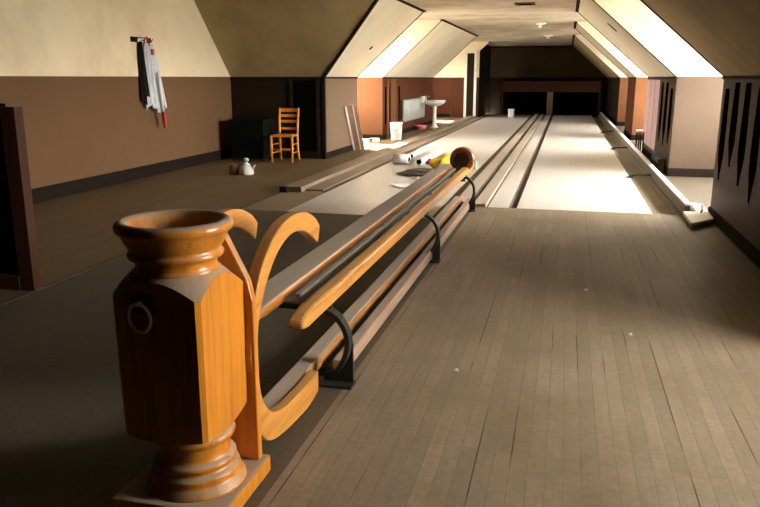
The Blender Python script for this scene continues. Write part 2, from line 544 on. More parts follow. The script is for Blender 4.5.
# right side, from behind the camera to the pit
R = [(2.25, 3.9), (8.05, 11.4), (15.2, 18.0), (20.2, 23.4)]
knee('r', YN, R[0][0], 'dado_dark'); slope('r', YN, R[0][0], 'back_dark')  # out of view, kept dark to hold back bounce light
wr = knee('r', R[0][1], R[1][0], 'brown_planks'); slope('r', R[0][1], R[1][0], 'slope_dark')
wr2 = knee('r', R[1][1], R[2][0], 'dado_tan'); slope('r', R[1][1], R[2][0], 'cream_white')
knee('r', R[2][1], R[3][0], 'dado_red'); slope('r', R[2][1], R[3][0], 'cream_white')
knee('r', R[3][1], YB, 'dado_dark'); slope('r', R[3][1], YB, 'slope_dark')
dormer('r', *R[0], 'dado_tan', wz=(0.75, 2.4), inset=0.15)
dormer('r', *R[1], 'dado_tan')
dormer('r', *R[2], 'dado_orange')
dormer('r', *R[3], 'dado_orange', inset=0.7, wz=(0.9, 2.2))
# left side
L1, L2 = (14.5, 16.65), (23.2, 27.0)
knee('l', YW, L1[0], 'dado_pink'); knee('l', L1[1], L2[0], 'dado_red'); slope('l', L1[1], L2[0], 'cream_white')
dormer('l', *L1, 'dado_orange')
dormer('l', *L2, 'dado_red', 'cream', wz=(1.0, 2.2), inset=1.2)

# valley between the wing slope and the main slope
def plane_slab(pts, mat, out, name='ceiling'):
    return struct(MB().prism([Vector(p) for p in pts], Vector(out)).build(name, mat))


YV = 11.15
plane_slab([(XL, YW, ZK), (CL, YV, ZC), (CL, L1[0], ZC), (XL, L1[0], ZK)], 'cream_white', (-0.05, 0, 0.05))
plane_slab([(XW, YW, ZK), (XL, YW, ZK), (CL, YV, ZC), (XW, YV, ZC)], 'slope_dark', (0, 0.05, 0.05))
struct(MB().box(CL - 0.035, CL + 0.035, YV, L1[0], ZC - 0.022, ZC).build('trim', 'trim'))
struct(MB().bar((XL, YW, ZK), (CL, YV, ZC), 0.05, 0.03, up=(1, -1, -1)).build('trim', 'trim'))
struct(MB().bar((XL, L1[0] - 0.015, ZK), (CL, L1[0] - 0.015, ZC), 0.03, 0.024).build('trim', 'trim'))
# the wing
struct(MB().box(XW - T, CL, 4.05, YV, ZC, ZC + T).build('ceiling', 'ceiling'))
struct(MB().box(XW - T, CL, YN, 4.05, ZC, ZC + T).build('ceiling', 'back_dark'))  # unseen end of the wing ceiling, darkened to absorb light
struct(MB().box(XW - T, XW, YN, 4.05, 0, ZC).build('wall_left', 'dado_dark'))  # unseen stretch of wing wall, dark so it reflects little
struct(MB().box(XW - T, XW, 4.05, YW + T, 0, ZK).build('wall_left', 'dado'), 'brown painted lower wall of the side wing')
struct(MB().prism([(XW - T, 4.05, ZK), (XW - T, YW, ZK), (XW - T, YV, ZC), (XW - T, 4.05, ZC)], (T, 0, 0)).build('wall_left', 'cream'), 'cream upper wall of the side wing')
struct(MB().box(XW, XW + 0.02, YN, YW, 0, 0.17, 0.004).build('baseboard_left', 'trim'))
struct(MB().box(XW, XW + 0.008, 4.05, YW, ZK, ZK + 0.02).box(XW, XW + 0.012, 4.05, YW, ZK + 0.085, ZK + 0.10).build('trim', 'cream'))
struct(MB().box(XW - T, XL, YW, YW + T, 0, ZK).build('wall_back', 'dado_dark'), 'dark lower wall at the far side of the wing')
struct(MB().box(XW, XL, YW - 0.02, YW, 0, 0.13).build('baseboard_back', 'trim'))
struct(MB().box(XW, XL, YW - 0.02, YW, ZK - 0.06, ZK).build('trim', 'trim'))
struct(MB().box(XL - 0.04, XL + 0.012, YW - 0.02, YW + 0.03, 0, ZK).build('trim', 'trim'))
d1 = struct(MB().box(-4.74, -4.68, YW - 0.03, YW, 0, ZK - 0.06).box(-4.25, -4.19, YW - 0.03, YW, 0, ZK - 0.06).build('door_1', 'dado_dark'))
MB().box(-4.68, -4.25, YW - 0.012, YW - 0.002, 0.0, ZK - 0.06).build('dark_opening', 'black', d1)  # black sheet stands in for the dark of the opening
# unseen wall behind the camera, set close and dark to cut stray light
struct(MB().box(XW - T, XR + T, YN - T, YN, 0, ZC + T).build('wall_front', 'dado_dark'))
# pit end
struct(MB().box(-4.1, -3.1, 27.004, 27.08, 0, ZK).build('wall_left', 'dado_red'))
struct(MB().box(-4.1, -3.1, 27.004, 27.08, ZK, ZC).build('wall_left', 'cream'))
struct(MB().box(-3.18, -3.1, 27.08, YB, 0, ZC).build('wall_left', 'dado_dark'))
struct(MB().box(-3.2, CL, 27.0, YB, ZC, ZC + T).build('ceiling', 'slope_dark'))
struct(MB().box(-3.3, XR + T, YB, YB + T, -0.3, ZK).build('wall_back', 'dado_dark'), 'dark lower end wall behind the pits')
struct(MB().box(-3.3, XR + T, YB, YB + T, ZK, ZC + T).build('wall_back', 'back_dark'), 'upper end wall with painted shade above the pits')
struct(MB().box(-3.1, CR, YB - 0.03, YB, ZC - 0.06, ZC).build('trim', 'trim'))
d2 = struct(MB().box(-3.62, -3.53, 26.96, 27.0, 0, 2.37).box(-3.27, -3.18, 26.96, 27.0, 0, 2.37).box(-3.53, -3.27, 26.96, 27.0, 2.26, 2.37).build('door_2', 'frame_white'))
MB().box(-3.53, -3.27, 26.985, 26.998, 0, 2.26).build('dark_opening', 'dado_dark', d2)  # dark sheet painted in place of the unlit doorway

# ------------------------------------------------------------ lanes
YE = 29.6
lane = thing('bowling_lane', 'right bowling lane of pale worn boards with open gutters', 'bowling lane')
MB().box(-0.47, 0.95, 8.1, YE, -0.1, 0.0).build('lane_bed', 'lane', lane)
def gutter(x0, x1, y0, y1, parent, mat, depth=0.06):
    n = 10
    xc, hw = (x0 + x1) / 2, (x1 - x0) / 2
    top = [(xc + hw * math.cos(PI + PI * k / n), -depth * math.sin(PI * k / n) - 0.003) for k in range(n + 1)]
    b = MB()
    pts = [(p[0], y0, p[1]) for p in top] + [(x1, y0, -0.1), (x0, y0, -0.1)]
    b.prism(pts, (0, y1 - y0, 0))
    return b.build('gutter', mat, parent)
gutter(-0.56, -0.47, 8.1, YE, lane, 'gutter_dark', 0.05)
gutter(0.95, 1.235, 8.1, YE, lane, 'gutter', 0.07)
lane2 = thing('bowling_lane', 'left bowling lane of pale boards with litter on it', 'bowling lane')
MB().box(-2.87, -1.29, 7.3, YE, -0.1, 0.0).build('lane_bed', 'lane', lane2)
gutter(-1.29, -1.16, 7.3, YE, lane2, 'gutter', 0.06)
# track between the lanes
trk = thing('ball_track', 'pale board ball track running between the two lanes', 'ball track')
MB().box(-1.16, -1.00, 8.1, YE, -0.1, 0.05, 0.006).build('track_board', 'track', trk)
MB().box(-1.00, -0.95, 8.1, YE, -0.1, -0.02).build('groove', 'gutter_dark', trk)
MB().box(-0.95, -0.81, 8.1, YE, -0.1, 0.03, 0.006).build('track_board', 'track', trk)
MB().box(-0.81, -0.785, 8.1, YE, -0.1, -0.01).build('groove', 'gutter', trk)
MB().box(-0.785, -0.56, 8.1, YE, -0.1, 0.0).build('deck', 'lane', trk)
# near part of the left gutter curb
curb = thing('lane_curb', 'long low timber curb between left lane and side wing', 'curb')
MB().box(-3.42, -3.17, 8.6, 26.95, 0.0, 0.07, 0.01).build('curb_board', 'curb', curb)
MB().box(-3.17, -2.93, 8.75, 26.95, 0.0, 0.025, 0.005).build('curb_board', 'curb', curb)
MB().box(-2.93, -2.875, 8.7, YE, 0.0, 0.006).build('groove', 'gutter_dark', curb)
MB().box(-3.44, -3.34, 8.54, 8.6, 0.0, 0.075, 0.01).build('end_block', 'iron', curb)
struct(MB().box(-3.42, -2.87, 7.3, YE, -0.1, 0.0).build('floor', 'curb'))
struct(MB().box(-3.44, -3.40, YN, 8.55, 0.0, 0.004).build('trim', 'gutter_dark'))

# ------------------------------------------------------------ right side rail
sr = thing('side_rail', 'pale wooden side rail along the right gutter', 'rail')
MB().box(1.245, 1.30, 8.0, YE, 0.0, 0.115, 0.006).build('rail_board', 'gutter', sr)
MB().box(1.25, 1.31, 8.0, YE, 0.115, 0.135, 0.004).build('rail_cap', 'white', sr)
for yy in (11.1, 15.5, 20.2):
    pts = [(0.93, yy, 0.012), (0.99, yy, 0.03), (1.04, yy, 0.04), (1.12, yy, 0.045), (1.235, yy, 0.05)]
    MB().tube(catmull(pts, 4), 0.016, 8).box(0.90, 1.0, yy - 0.04, yy + 0.04, 0.0, 0.014).build('bracket', 'iron', sr)
eb = thing('end_board', 'white painted broken board lying at near end of right side rail', 'board', (1.36, 8.1, 0))
MB().prism([(-0.15, -0.80, 0.03), (0.10, -0.50, 0.03), (0.14, 0.42, 0.03), (0.02, 0.44, 0.03), (0.01, -0.13, 0.03), (-0.13, -0.13, 0.03)], (0, 0, 0.035)).build('board', 'white', eb)
MB().box(0.03, 0.12, -0.4, 0.4, 0.0, 0.03).build('batten', 'curb', eb)
MB().tube([(0.03, -0.2, 0.075), (0.08, -0.05, 0.09), (0.10, 0.1, 0.085), (0.12, 0.3, 0.075)], 0.01, 8).build('wire', 'steel_rail', eb)

# ------------------------------------------------------------ pit masking
pit = thing('pit_masking', 'red brown header boards over two black ball pits at far end', 'pit front', (-0.65, 30.2, 0))
MB().box(-1.85, 1.85, -0.03, 0.03, 0.86, 1.28).build('header', 'header', pit)
MB().box(-1.85, 1.85, -0.05, 0.05, 1.28, 1.33).build('header_trim', 'trim', pit)
MB().box(-0.10, 0.12, -0.35, 0.05, 0.0, 0.86).build('centre_post', 'track', pit)
MB().box(-1.92, -1.85, -0.3, 0.05, 0.0, 1.3).build('side_post', 'dado_red', pit)
MB().box(1.85, 1.92, -0.3, 0.05, 0.0, 1.3).build('side_post', 'dado_red', pit)
MB().box(-1.84, -0.11, 0.30, 0.34, -0.2, 0.86).build('pit_curtain', 'black', pit)
MB().box(0.13, 1.84, 0.30, 0.34, -0.2, 0.86).build('pit_curtain', 'black', pit)

# ------------------------------------------------------------ ball return rack
br = thing('ball_return', 'varnished oak ball return with a turned newel and long rails', 'ball return', (-1.18, 2.04, 0))
def lw(p): return (p[0] + 1.18, p[1] - 2.04, p[2])
HS = 0.15
def newel():
    b = MB()
    prof = [(0.0, 0.885), (0.10, 0.885), (0.125, 0.90), (0.145, 0.935), (0.158, 0.962), (0.168, 0.970), (0.185, 0.970), (0.196, 0.962),
            (0.200, 0.950), (0.196, 0.938), (0.186, 0.932), (0.180, 0.925), (0.172, 0.905), (0.162, 0.890), (0.156, 0.882), (0.152, 0.876),
            (0.160, 0.870), (0.164, 0.862), (0.160, 0.853), (0.150, 0.850), (0.144, 0.846), (0.140, 0.838), (0.139, 0.826), (0.142, 0.818), (0.150, 0.812), (0.146, 0.806), (0.12, 0.80)]
    b.lathe([(q[0] * 0.92, q[1]) for q in prof[1:]], n=56)
    # square body with rounded shoulders: rings follow a square prism cut by a cone above and below
    N = 64
    def ring(f):
        r = []
        for k in range(N):
            a = 2 * PI * (k + 0.5) / N
            c, s = math.cos(a), math.sin(a)
            m = min(HS / max(abs(c), 1e-6), (0.19 if s > 0 else HS) / max(abs(s), 1e-6))
            r.append(b.bm.verts.new(f(c, s, m)))
        return r
    rr = [ring(lambda c, s, m: (c * 0.136, s * 0.136, 0.812)),
          ring(lambda c, s, m: (c * m, s * m, 0.812 - max(0, m - 0.136) * 0.95)),
          ring(lambda c, s, m: (c * m, s * m, 0.60)),
          ring(lambda c, s, m: (c * m * 0.98, s * m * 0.98, 0.262 + max(0, m - 0.14) * 0.35)),
          ring(lambda c, s, m: (c * 0.12, s * 0.12, 0.25))]
    for A, B in zip(rr, rr[1:]):
        for k in range(N):
            b.bm.faces.new((A[k], A[(k + 1) % N], B[(k + 1) % N], B[k]))
    prof2 = [(0.10, 0.282), (0.128, 0.282), (0.142, 0.274), (0.146, 0.262), (0.142, 0.252), (0.128, 0.246), (0.126, 0.236), (0.124, 0.205), (0.128, 0.192),
             (0.140, 0.188), (0.146, 0.180), (0.142, 0.170), (0.134, 0.166), (0.142, 0.156), (0.154, 0.150), (0.158, 0.140), (0.152, 0.130), (0.160, 0.120), (0.176, 0.10), (0.18, 0.09)]
    b.lathe([(q[0] * 0.95, 0.06 + (q[1] - 0.09) * 1.04) for q in prof2], (0.015, 0.015, 0), n=56)
    return b
nw = newel().build('newel_post', 'varnish', br)
MB().box(-0.19, 0.205, -0.18, 0.215, 0.0, 0.065, 0.012).build('base_block', 'varnish', br)
pl = MB().box(-0.035, 0.035, -0.156, -0.150, 0.70, 0.765, 0.002).build('ring_plate', 'iron', nw)
pl.location = (-0.04, 0, 0)
ringp = [(-0.04 + 0.036 * math.sin(2 * PI * k / 28), -0.168 - 0.004 * math.cos(2 * PI * k / 28), 0.69 + 0.046 * math.cos(2 * PI * k / 28)) for k in range(28)]
MB().tube(ringp, 0.0055, 8, closed=True).tube([(-0.04, -0.150, 0.735), (-0.04, -0.170, 0.738), (-0.04, -0.176, 0.730)], 0.006, 8).build('ring_pull', 'brass', nw)
# flat plank behind the newel with sloping shoulders
MB().prism([(-0.18, 0.165, 0.0), (0.18, 0.165, 0.0), (0.18, 0.165, 0.66), (0.165, 0.165, 0.73), (0.08, 0.165, 0.90), (-0.08, 0.165, 0.90), (-0.165, 0.165, 0.73), (-0.18, 0.165, 0.66)],
           (0, 0.035, 0)).build('back_plank', 'varnish', br, bevel=0.004)
# scrolls, outlined in the YZ plane
def scroll_up():
    o = catmull([(2.215, 0.34, 0), (2.20, 0.48, 0), (2.24, 0.62, 0), (2.32, 0.745, 0), (2.46, 0.842, 0), (2.62, 0.878, 0), (2.78, 0.868, 0), (2.90, 0.825, 0), (2.965, 0.775, 0)], 6)
    i = catmull([(2.265, 0.34, 0), (2.26, 0.48, 0), (2.30, 0.60, 0), (2.38, 0.70, 0), (2.49, 0.775, 0), (2.62, 0.808, 0), (2.75, 0.795, 0), (2.85, 0.755, 0), (2.935, 0.705, 0)], 6)
    return o, i
def scroll_low():
    o = catmull([(2.215, 0.345, 0), (2.22, 0.25, 0), (2.25, 0.15, 0), (2.34, 0.07, 0), (2.48, 0.035, 0), (2.62, 0.02, 0), (2.77, 0.012, 0), (2.90, 0.03, 0)], 6)
    i = catmull([(2.265, 0.345, 0), (2.275, 0.29, 0), (2.31, 0.23, 0), (2.38, 0.17, 0), (2.50, 0.135, 0), (2.62, 0.125, 0), (2.77, 0.12, 0), (2.905, 0.125, 0)], 6)
    return o, i
for x0 in (-1.055, -1.345):
    for fn, nm in ((scroll_up, 'scroll_arm'), (scroll_low, 'scroll_foot')):
        o_, i_ = fn()
        ob = MB().ribbon([(p.x - 2.04, p.y) for p in o_], [(p.x - 2.04, p.y) for p in i_], x0 + 1.18, x0 + 1.18 + 0.045).build(nm, 'varnish_rail', br, bevel=0.005)
Y0 = 2.04
def rail(x0, x1, y0, y1, z0, z1, rnd=True):
    zm = (z0 + z1) / 2; h = (z1 - z0) / 2
    b = MB()
    prof = [(y1, z0), (y1, z1)]
    if rnd:
        prof += [(y0 + 0.16, z1), (y0 + 0.07, z1 - h * 0.25), (y0 + 0.02, z1 - h * 0.7), (y0, zm - h * 0.2), (y0 + 0.02, z0 + h * 0.25), (y0 + 0.08, z0)]
    else:
        prof += [(y0, z1), (y0, z0)]
    b.prism([(x0 + 1.18, p[0] - Y0, p[1]) for p in prof], (x1 - x0, 0, 0))
    return b
rail(-1.06, -0.99, 2.66, 8.45, 0.385, 0.46).build('right_rail', 'varnish_rail', br, bevel=0.014)
rail(-1.35, -1.20, 2.70, 8.25, 0.40, 0.455).build('left_rail', 'varnish_board', br, bevel=0.01)
MB().box(0.035, 0.06, 0.95, 6.2, 0.405, 0.45).build('metal_strip', 'steel_rail', br)
for ys in (3.05, 5.5, 7.8):
    y = ys - Y0
    pts = catmull([(0.10, 0, 0.375), (0.17, 0, 0.372), (0.235, 0, 0.33), (0.272, 0, 0.25), (0.262, 0, 0.16), (0.215, 0, 0.075)], 6)
    b = MB()
    pr = [(p.x, y - 0.02, p.z) for p in pts]
    for p, q in zip(pr, pr[1:]):
        b.bar(p, q, 0.05, 0.022, up=(0, 1, 0)) if False else b.bar(p, q, 0.022, 0.055, up=(0, 1, 0))
    # upright web and foot
    b.prism([(0.272, y + 0.01, 0.26), (0.285, y + 0.01, 0.20), (0.285, y + 0.01, 0.0), (0.14, y + 0.01, 0.0), (0.15, y + 0.01, 0.05), (0.22, y + 0.01, 0.08), (0.262, y + 0.01, 0.17)], (0, 0.014, 0))
    b.box(0.13, 0.29, y - 0.045, y + 0.045, 0.0, 0.014)
    b.box(-0.20, 0.19, y - 0.02, y + 0.02, 0.362, 0.386)
    # far leg
    b.bar((-0.19, y, 0.37), (-0.21, y, 0.0), 0.03, 0.03)
    b.build('iron_bracket', 'iron', br)
    MB().box(0.02, 0.20, y + 0.08, y + 0.13, 0.0, 0.05).build('crosspiece', 'gutter_dark', br)
# lower track
MB().box(0.03, 0.11, 2.36 - Y0, 8.08 - Y0, 0.05, 0.115).build('track_board', 'track_near', br, bevel=0.006)
MB().box(0.165, 0.225, 3.12 - Y0, 8.08 - Y0, 0.02, 0.095).build('track_side', 'track_side', br, bevel=0.006)
# round stop at the far end of the rails
st = MB().lathe([(0.085, -0.055), (0.12, -0.045), (0.135, -0.02), (0.135, 0.02), (0.12, 0.045), (0.08, 0.055)], (0.115, 7.95 - Y0, 0.54), 36, axis='Y').build('round_stop', 'stop', br)
MB().lathe([(0.001, -0.058), (0.03, -0.059), (0.06, -0.058), (0.09, -0.0535)], (0.115, 7.95 - Y0, 0.54), 28, axis='Y', cap=False).build('pad', 'pad', st)
MB().bar((0.10, 7.95 - Y0, 0.30), (0.10, 7.95 - Y0, 0.47), 0.11, 0.06, up=(0, 1, 0)).build('stop_neck', 'stop', br)
MB().box(0.14, 0.21, 8.42 - Y0, 8.5 - Y0, 0.38, 0.465).build('rail_end_cap', 'white', br)

# ------------------------------------------------------------ partition at the left edge
pt = thing('partition', 'dark reddish brown low partition with square end post at left edge', 'partition', (-3.4, 4.07, 0))
MB().box(-0.12, -0.01, -0.04, 0.04, 0.0, 1.22, 0.004).build('end_post', 'post', pt)
MB().box(-2.7, -0.12, -0.02, 0.02, 0.10, 1.24).build('panel', 'black', pt)
for k in range(12):
    MB().box(-2.6 + 0.2 * k, -2.57 + 0.2 * k, -0.035, -0.02, 0.10, 1.2).build('batten', 'dado_dark', pt)
MB().box(-2.7, -0.12, -0.05, 0.05, 0.0, 0.10).build('base_rail', 'post', pt)

# ------------------------------------------------------------ ladder-back chair
ch = thing('ladder_back_chair', 'orange wooden ladder-back chair standing before the dark wall', 'chair', (-4.64, 11.86, 0), 0.04)
MB().prism([(-0.20, -0.21, 0.43), (0.20, -0.21, 0.43), (0.17, 0.20, 0.43), (-0.17, 0.20, 0.43)], (0, 0, 0.03)).build('seat', 'chair', ch, bevel=0.006)
for sx in (-1, 1):
    MB().tube([(sx * 0.18, -0.19, 0), (sx * 0.185, -0.19, 0.43)], 0.018, 10, rs=[0.019, 0.025]).build('leg', 'chair', ch)
    MB().tube([(sx * 0.165, 0.24, 0), (sx * 0.16, 0.185, 0.22), (sx * 0.16, 0.175, 0.45), (sx * 0.165, 0.215, 0.70), (sx * 0.17, 0.26, 0.90)], 0.018, 10, rs=[0.019, 0.021, 0.023, 0.021, 0.016]).build('leg', 'chair', ch)
    for z in (0.16, 0.30):
        MB().tube([(sx * 0.182, -0.19, z), (sx * 0.162, 0.20, z)], 0.009, 8).build('stretcher', 'chair', ch)
MB().tube([(-0.182, -0.19, 0.22), (0.182, -0.19, 0.22)], 0.010, 8).build('stretcher', 'chair', ch)
MB().tube([(-0.162, 0.195, 0.2), (0.162, 0.195, 0.2)], 0.009, 8).build('stretcher', 'chair', ch)
for z, y, h in ((0.55, 0.185, 0.04), (0.67, 0.205, 0.045), (0.765, 0.225, 0.045), (0.86, 0.247, 0.06)):
    b = MB()
    q = [(x, y + 0.012 - 0.0 + 0.02 * (1 - (x / 0.165) ** 2), z) for x in [-0.165 + 0.033 * k for k in range(11)]]
    for a_, b_ in zip(q, q[1:]):
        b.bar(a_, b_, 0.012, h)
    b.build('slat', 'chair', ch)

# ------------------------------------------------------------ pot and can on the wing floor
pot = thing('enamel_pot', 'white enamel pot with a round lid knob on the wing floor', 'pot', (-4.56, 10.05, 0))
pot.scale = (0.95, 0.95, 0.95)
MB().lathe([(0.10, 0.0), (0.118, 0.02), (0.115, 0.07), (0.095, 0.125), (0.065, 0.15), (0.05, 0.155)]).build('pot_body', 'enamel', pot)
MB().lathe([(0.055, 0.155), (0.06, 0.165), (0.035, 0.185), (0.02, 0.19), (0.03, 0.205), (0.045, 0.225), (0.042, 0.25), (0.02, 0.265)]).build('lid', 'enamel', pot)
MB().tube(catmull([(-0.09, -0.02, 0.13), (-0.11, -0.03, 0.2), (-0.02, -0.04, 0.24), (0.08, -0.04, 0.19), (0.10, -0.02, 0.12)], 5), 0.007, 8).build('handle', 'iron', pot)
MB().tube([(0.09, 0, 0.08), (0.13, 0, 0.12), (0.15, 0, 0.16)], 0.015, 10, rs=[0.022, 0.016, 0.012]).build('spout', 'enamel', pot)
can = tag(MB().lathe([(0.075, 0.0), (0.08, 0.01), (0.08, 0.14), (0.083, 0.15), (0.074, 0.15), (0.07, 0.03)], sx=1.0).build('tin_can', 'brown', loc=(-4.76, 10.06, 0)),
          'small brown tin can touching the white enamel pot', 'can')

# ------------------------------------------------------------ green trunk in the dark corner
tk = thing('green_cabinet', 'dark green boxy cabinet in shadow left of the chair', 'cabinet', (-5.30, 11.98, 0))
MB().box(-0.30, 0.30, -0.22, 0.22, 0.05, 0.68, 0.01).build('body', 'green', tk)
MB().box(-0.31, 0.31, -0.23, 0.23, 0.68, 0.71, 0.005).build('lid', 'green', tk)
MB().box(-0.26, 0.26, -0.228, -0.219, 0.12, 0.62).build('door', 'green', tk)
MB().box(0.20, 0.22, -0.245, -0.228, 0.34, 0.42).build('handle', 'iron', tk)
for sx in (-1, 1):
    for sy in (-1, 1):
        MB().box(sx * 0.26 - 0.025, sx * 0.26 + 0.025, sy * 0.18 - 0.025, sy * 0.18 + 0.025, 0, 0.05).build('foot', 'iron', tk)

# ------------------------------------------------------------ hooks, hanging cloth, brush on the left wall
hk = thing('hook_rail', 'dark hook rail with white knobs high on cream wall', 'hook rail', (XW, 9.55, 1.92))
MB().box(0.0, 0.025, -0.25, 0.24, -0.035, 0.035, 0.004).build('rail_board', 'trim', hk)
for yy in (-0.20, -0.02, 0.18):
    MB().tube([(0.02, yy, 0.0), (0.07, yy, -0.01), (0.085, yy, 0.02)], 0.009, 8).build('hook', 'iron', hk)
MB().box(0.025, 0.035, -0.12, 0.10, -0.03, 0.02).build('badge', 'white', hk)
def cloth(name, mat, y0, y1, z0, z1, x0, parent=None, folds=5, taper=0.45, seed=1):
    rnd = random.Random(seed)
    b = MB()
    NY, NZ = 36, 26
    g = {}
    ph = [rnd.uniform(0, 6) for _ in range(4)]
    hem = [rnd.uniform(-0.07, 0.05) for _ in range(NY + 1)]
    hem = [(hem[max(0, i - 1)] + hem[i] + hem[min(NY, i + 1)]) / 3 for i in range(NY + 1)]
    for side in (0, 1):
        for i in range(NY + 1):
            u = i / NY
            for j in range(NZ + 1):
                v = j / NZ
                wd = taper + (1 - taper) * v ** 0.8
                yc = y0 + (y1 - y0) * (0.40 + 0.14 * v)
                y = yc + (u - 0.5) * (y1 - y0) * wd
                z = z1 + (z0 + hem[i] - z1) * v - 0.05 * math.sin(u * 9 + ph[1]) * v
                fold = 0.5 + 0.5 * math.sin(u * folds * 2 * PI + ph[0] + 0.8 * v)
                x = x0 + 0.015 + 0.05 * (1 - (2 * u - 1) ** 2) * (0.6 + 0.4 * v) * 1.0 + 0.03 * fold * (0.4 + 0.6 * v)
                g[side, i, j] = b.bm.verts.new((x if side else max(XW + 0.004, x - 0.012), y, z))
    for i in range(NY):
        for j in range(NZ):
            for sd in (0, 1):
                b.bm.faces.new((g[sd, i, j], g[sd, i + 1, j], g[sd, i + 1, j + 1], g[sd, i, j + 1])).smooth = True
    for i in range(NY):
        for j in (0, NZ):
            b.bm.faces.new((g[0, i, j], g[0, i + 1, j], g[1, i + 1, j], g[1, i, j]))
    for j in range(NZ):
        for i in (0, NY):
            b.bm.faces.new((g[0, i, j], g[0, i, j + 1], g[1, i, j + 1], g[1, i, j]))
    return b.build(name, mat, parent)
ap = thing('hanging_apron', 'pale grey apron hanging from hooks on the cream and brown wall', 'apron')
cloth('cloth', 'cloth', 9.47, 10.02, 0.97, 1.87, XW + 0.02, ap, 5, 0.42, 3)
MB().tube(catmull([(XW + 0.07, 9.50, 1.84), (XW + 0.10, 9.53, 1.95), (XW + 0.09, 9.60, 1.93), (XW + 0.08, 9.64, 1.84)], 5), 0.010, 8).build('red_strap', 'red', ap)
MB().box(XW + 0.085, XW + 0.10, 9.67, 9.73, 1.72, 1.80, 0.003).build('red_patch', 'red', ap)
bs = thing('apron_shadow_sheet', 'narrow dark sheet painted as shadow behind the pale grey apron', 'painted_shade')  # dark sheet painting the apron's shadow on the wall
cloth('cloth', 'trim', 9.40, 9.62, 1.12, 1.90, XW + 0.0, bs, 3, 0.35, 8)
bw = thing('long_brush', 'white brush handle with red end hanging below the grey apron', 'brush', (XW + 0.13, 9.80, 0.68))
MB().tube([(0, 0.045, 0.0), (0, 0.03, 0.12), (0, 0.015, 0.24)], 0.026, 12, rs=[0.018, 0.032, 0.026]).build('red_end', 'red', bw)
MB().tube([(0, 0.015, 0.24), (0, -0.02, 0.50), (0.0, -0.05, 0.8)], 0.022, 12, rs=[0.024, 0.02, 0.018]).build('handle', 'white', bw)

# ------------------------------------------------------------ things along the left wall
lb = thing('leaning_board', 'rosy brown board with pale edge leaning on the left wall', 'board', (-3.98, 14.02, 0))
BL, BR, TR, TL = [Vector(v) - Vector((-3.98, 14.02, 0)) for v in ((-4.07, 14.12, 0), (-3.86, 14.18, 0), (-3.88, 13.68, 0.91), (-4.075, 13.54, 0.89))]
def lean(u0, u1, v0, v1, d0, d1, name, mat):
    P = lambda u, v: BL.lerp(BR, u).lerp(TL.lerp(TR, u), v)
    n = (BR - BL).cross(TL - BL).normalized()
    if n.y > 0: n = -n
    return MB().prism([P(u0, v0) + n * d0, P(u1, v0) + n * d0, P(u1, v1) + n * d0, P(u0, v1) + n * d0], n * (d1 - d0)).build(name, mat, lb)
lean(0, 1, 0, 1, 0, 0.02, 'board', 'board_lean')
lean(0.0, 0.14, 0, 1, 0.02, 0.032, 'edge_strip', 'white')
lean(0.62, 0.70, 0, 1, 0.02, 0.028, 'edge_strip', 'white')
bk = thing('bucket', 'white plastic bucket on the floor by the left dormer', 'bucket', (-3.80, 16.75, 0))
MB().lathe([(0.115, 0.0), (0.12, 0.01), (0.14, 0.36), (0.148, 0.365), (0.148, 0.40), (0.138, 0.40), (0.125, 0.05), (0.10, 0.03)]).build('pail', 'white', bk)
MB().tube(catmull([(-0.148, 0, 0.36), (-0.12, -0.11, 0.28), (0, -0.165, 0.22), (0.12, -0.11, 0.28), (0.148, 0, 0.36)], 5), 0.005, 6).build('handle', 'steel_rail', bk)
for i, (x, y, s, lab) in enumerate([(-4.25, 15.6, 0.09, 'small white carton beside the leaning board, nearer of two'), (-4.12, 16.1, 0.075, 'smaller white carton between the other carton and the bucket')]):
    c = thing('carton', lab, 'carton', (x, y, 0), 0.3 * i)
    MB().box(-s, s, -s * 0.7, s * 0.7, 0, s * 1.1, 0.004).build('box', 'paper', c)
    MB().bar((-s, -s * 0.7, s * 1.1), (-s * 1.3, -s * 1.3, s * 1.2), s * 1.6, 0.006).build('flap', 'paper', c)
rd = thing('radiator', 'silver painted ribbed radiator on the red brown left wall', 'radiator', (-4.03, 19.9, 0.30))
for k in range(16):
    MB().lathe([(0.03, 0.0), (0.045, 0.03), (0.045, 0.52), (0.03, 0.56)], (0, -1.3 + 0.175 * k, 0), 12, sx=1.3, sy=1.5).build('section', 'radiator', rd)
MB().tube([(0, -1.45, 0.06), (0, -1.55, 0.06), (0, -1.55, -0.30)], 0.018, 8).build('pipe', 'radiator', rd)
sk = thing('pedestal_sink', 'white pedestal sink standing past the radiator', 'sink', (-3.62, 20.85, 0))
MB().lathe([(0.12, 0.0), (0.12, 0.04), (0.07, 0.08), (0.055, 0.20), (0.055, 0.55), (0.08, 0.64)], n=24).build('pedestal', 'white', sk)
MB().lathe([(0.08, 0.62), (0.20, 0.66), (0.30, 0.72), (0.32, 0.76), (0.32, 0.79), (0.29, 0.79), (0.24, 0.73), (0.10, 0.68), (0.02, 0.675)], n=32, sx=0.95, sy=0.8).build('basin', 'white', sk)
MB().box(-0.36, -0.28, -0.26, 0.26, 0.72, 0.90, 0.02).build('splashback', 'white', sk)
MB().tube([(-0.27, 0, 0.79), (-0.27, 0, 0.88), (-0.18, 0, 0.90), (-0.15, 0, 0.86)], 0.014, 8).build('tap', 'steel_rail', sk)
bl = tag(MB().lathe([(0.10, 0.0), (0.13, 0.02), (0.17, 0.10), (0.18, 0.12), (0.17, 0.12), (0.12, 0.04), (0.05, 0.03)]).build('plastic_bowl', 'pink', loc=(-3.90, 20.3, 0)),
         'pale red plastic bowl on the floor under the radiator', 'bowl')
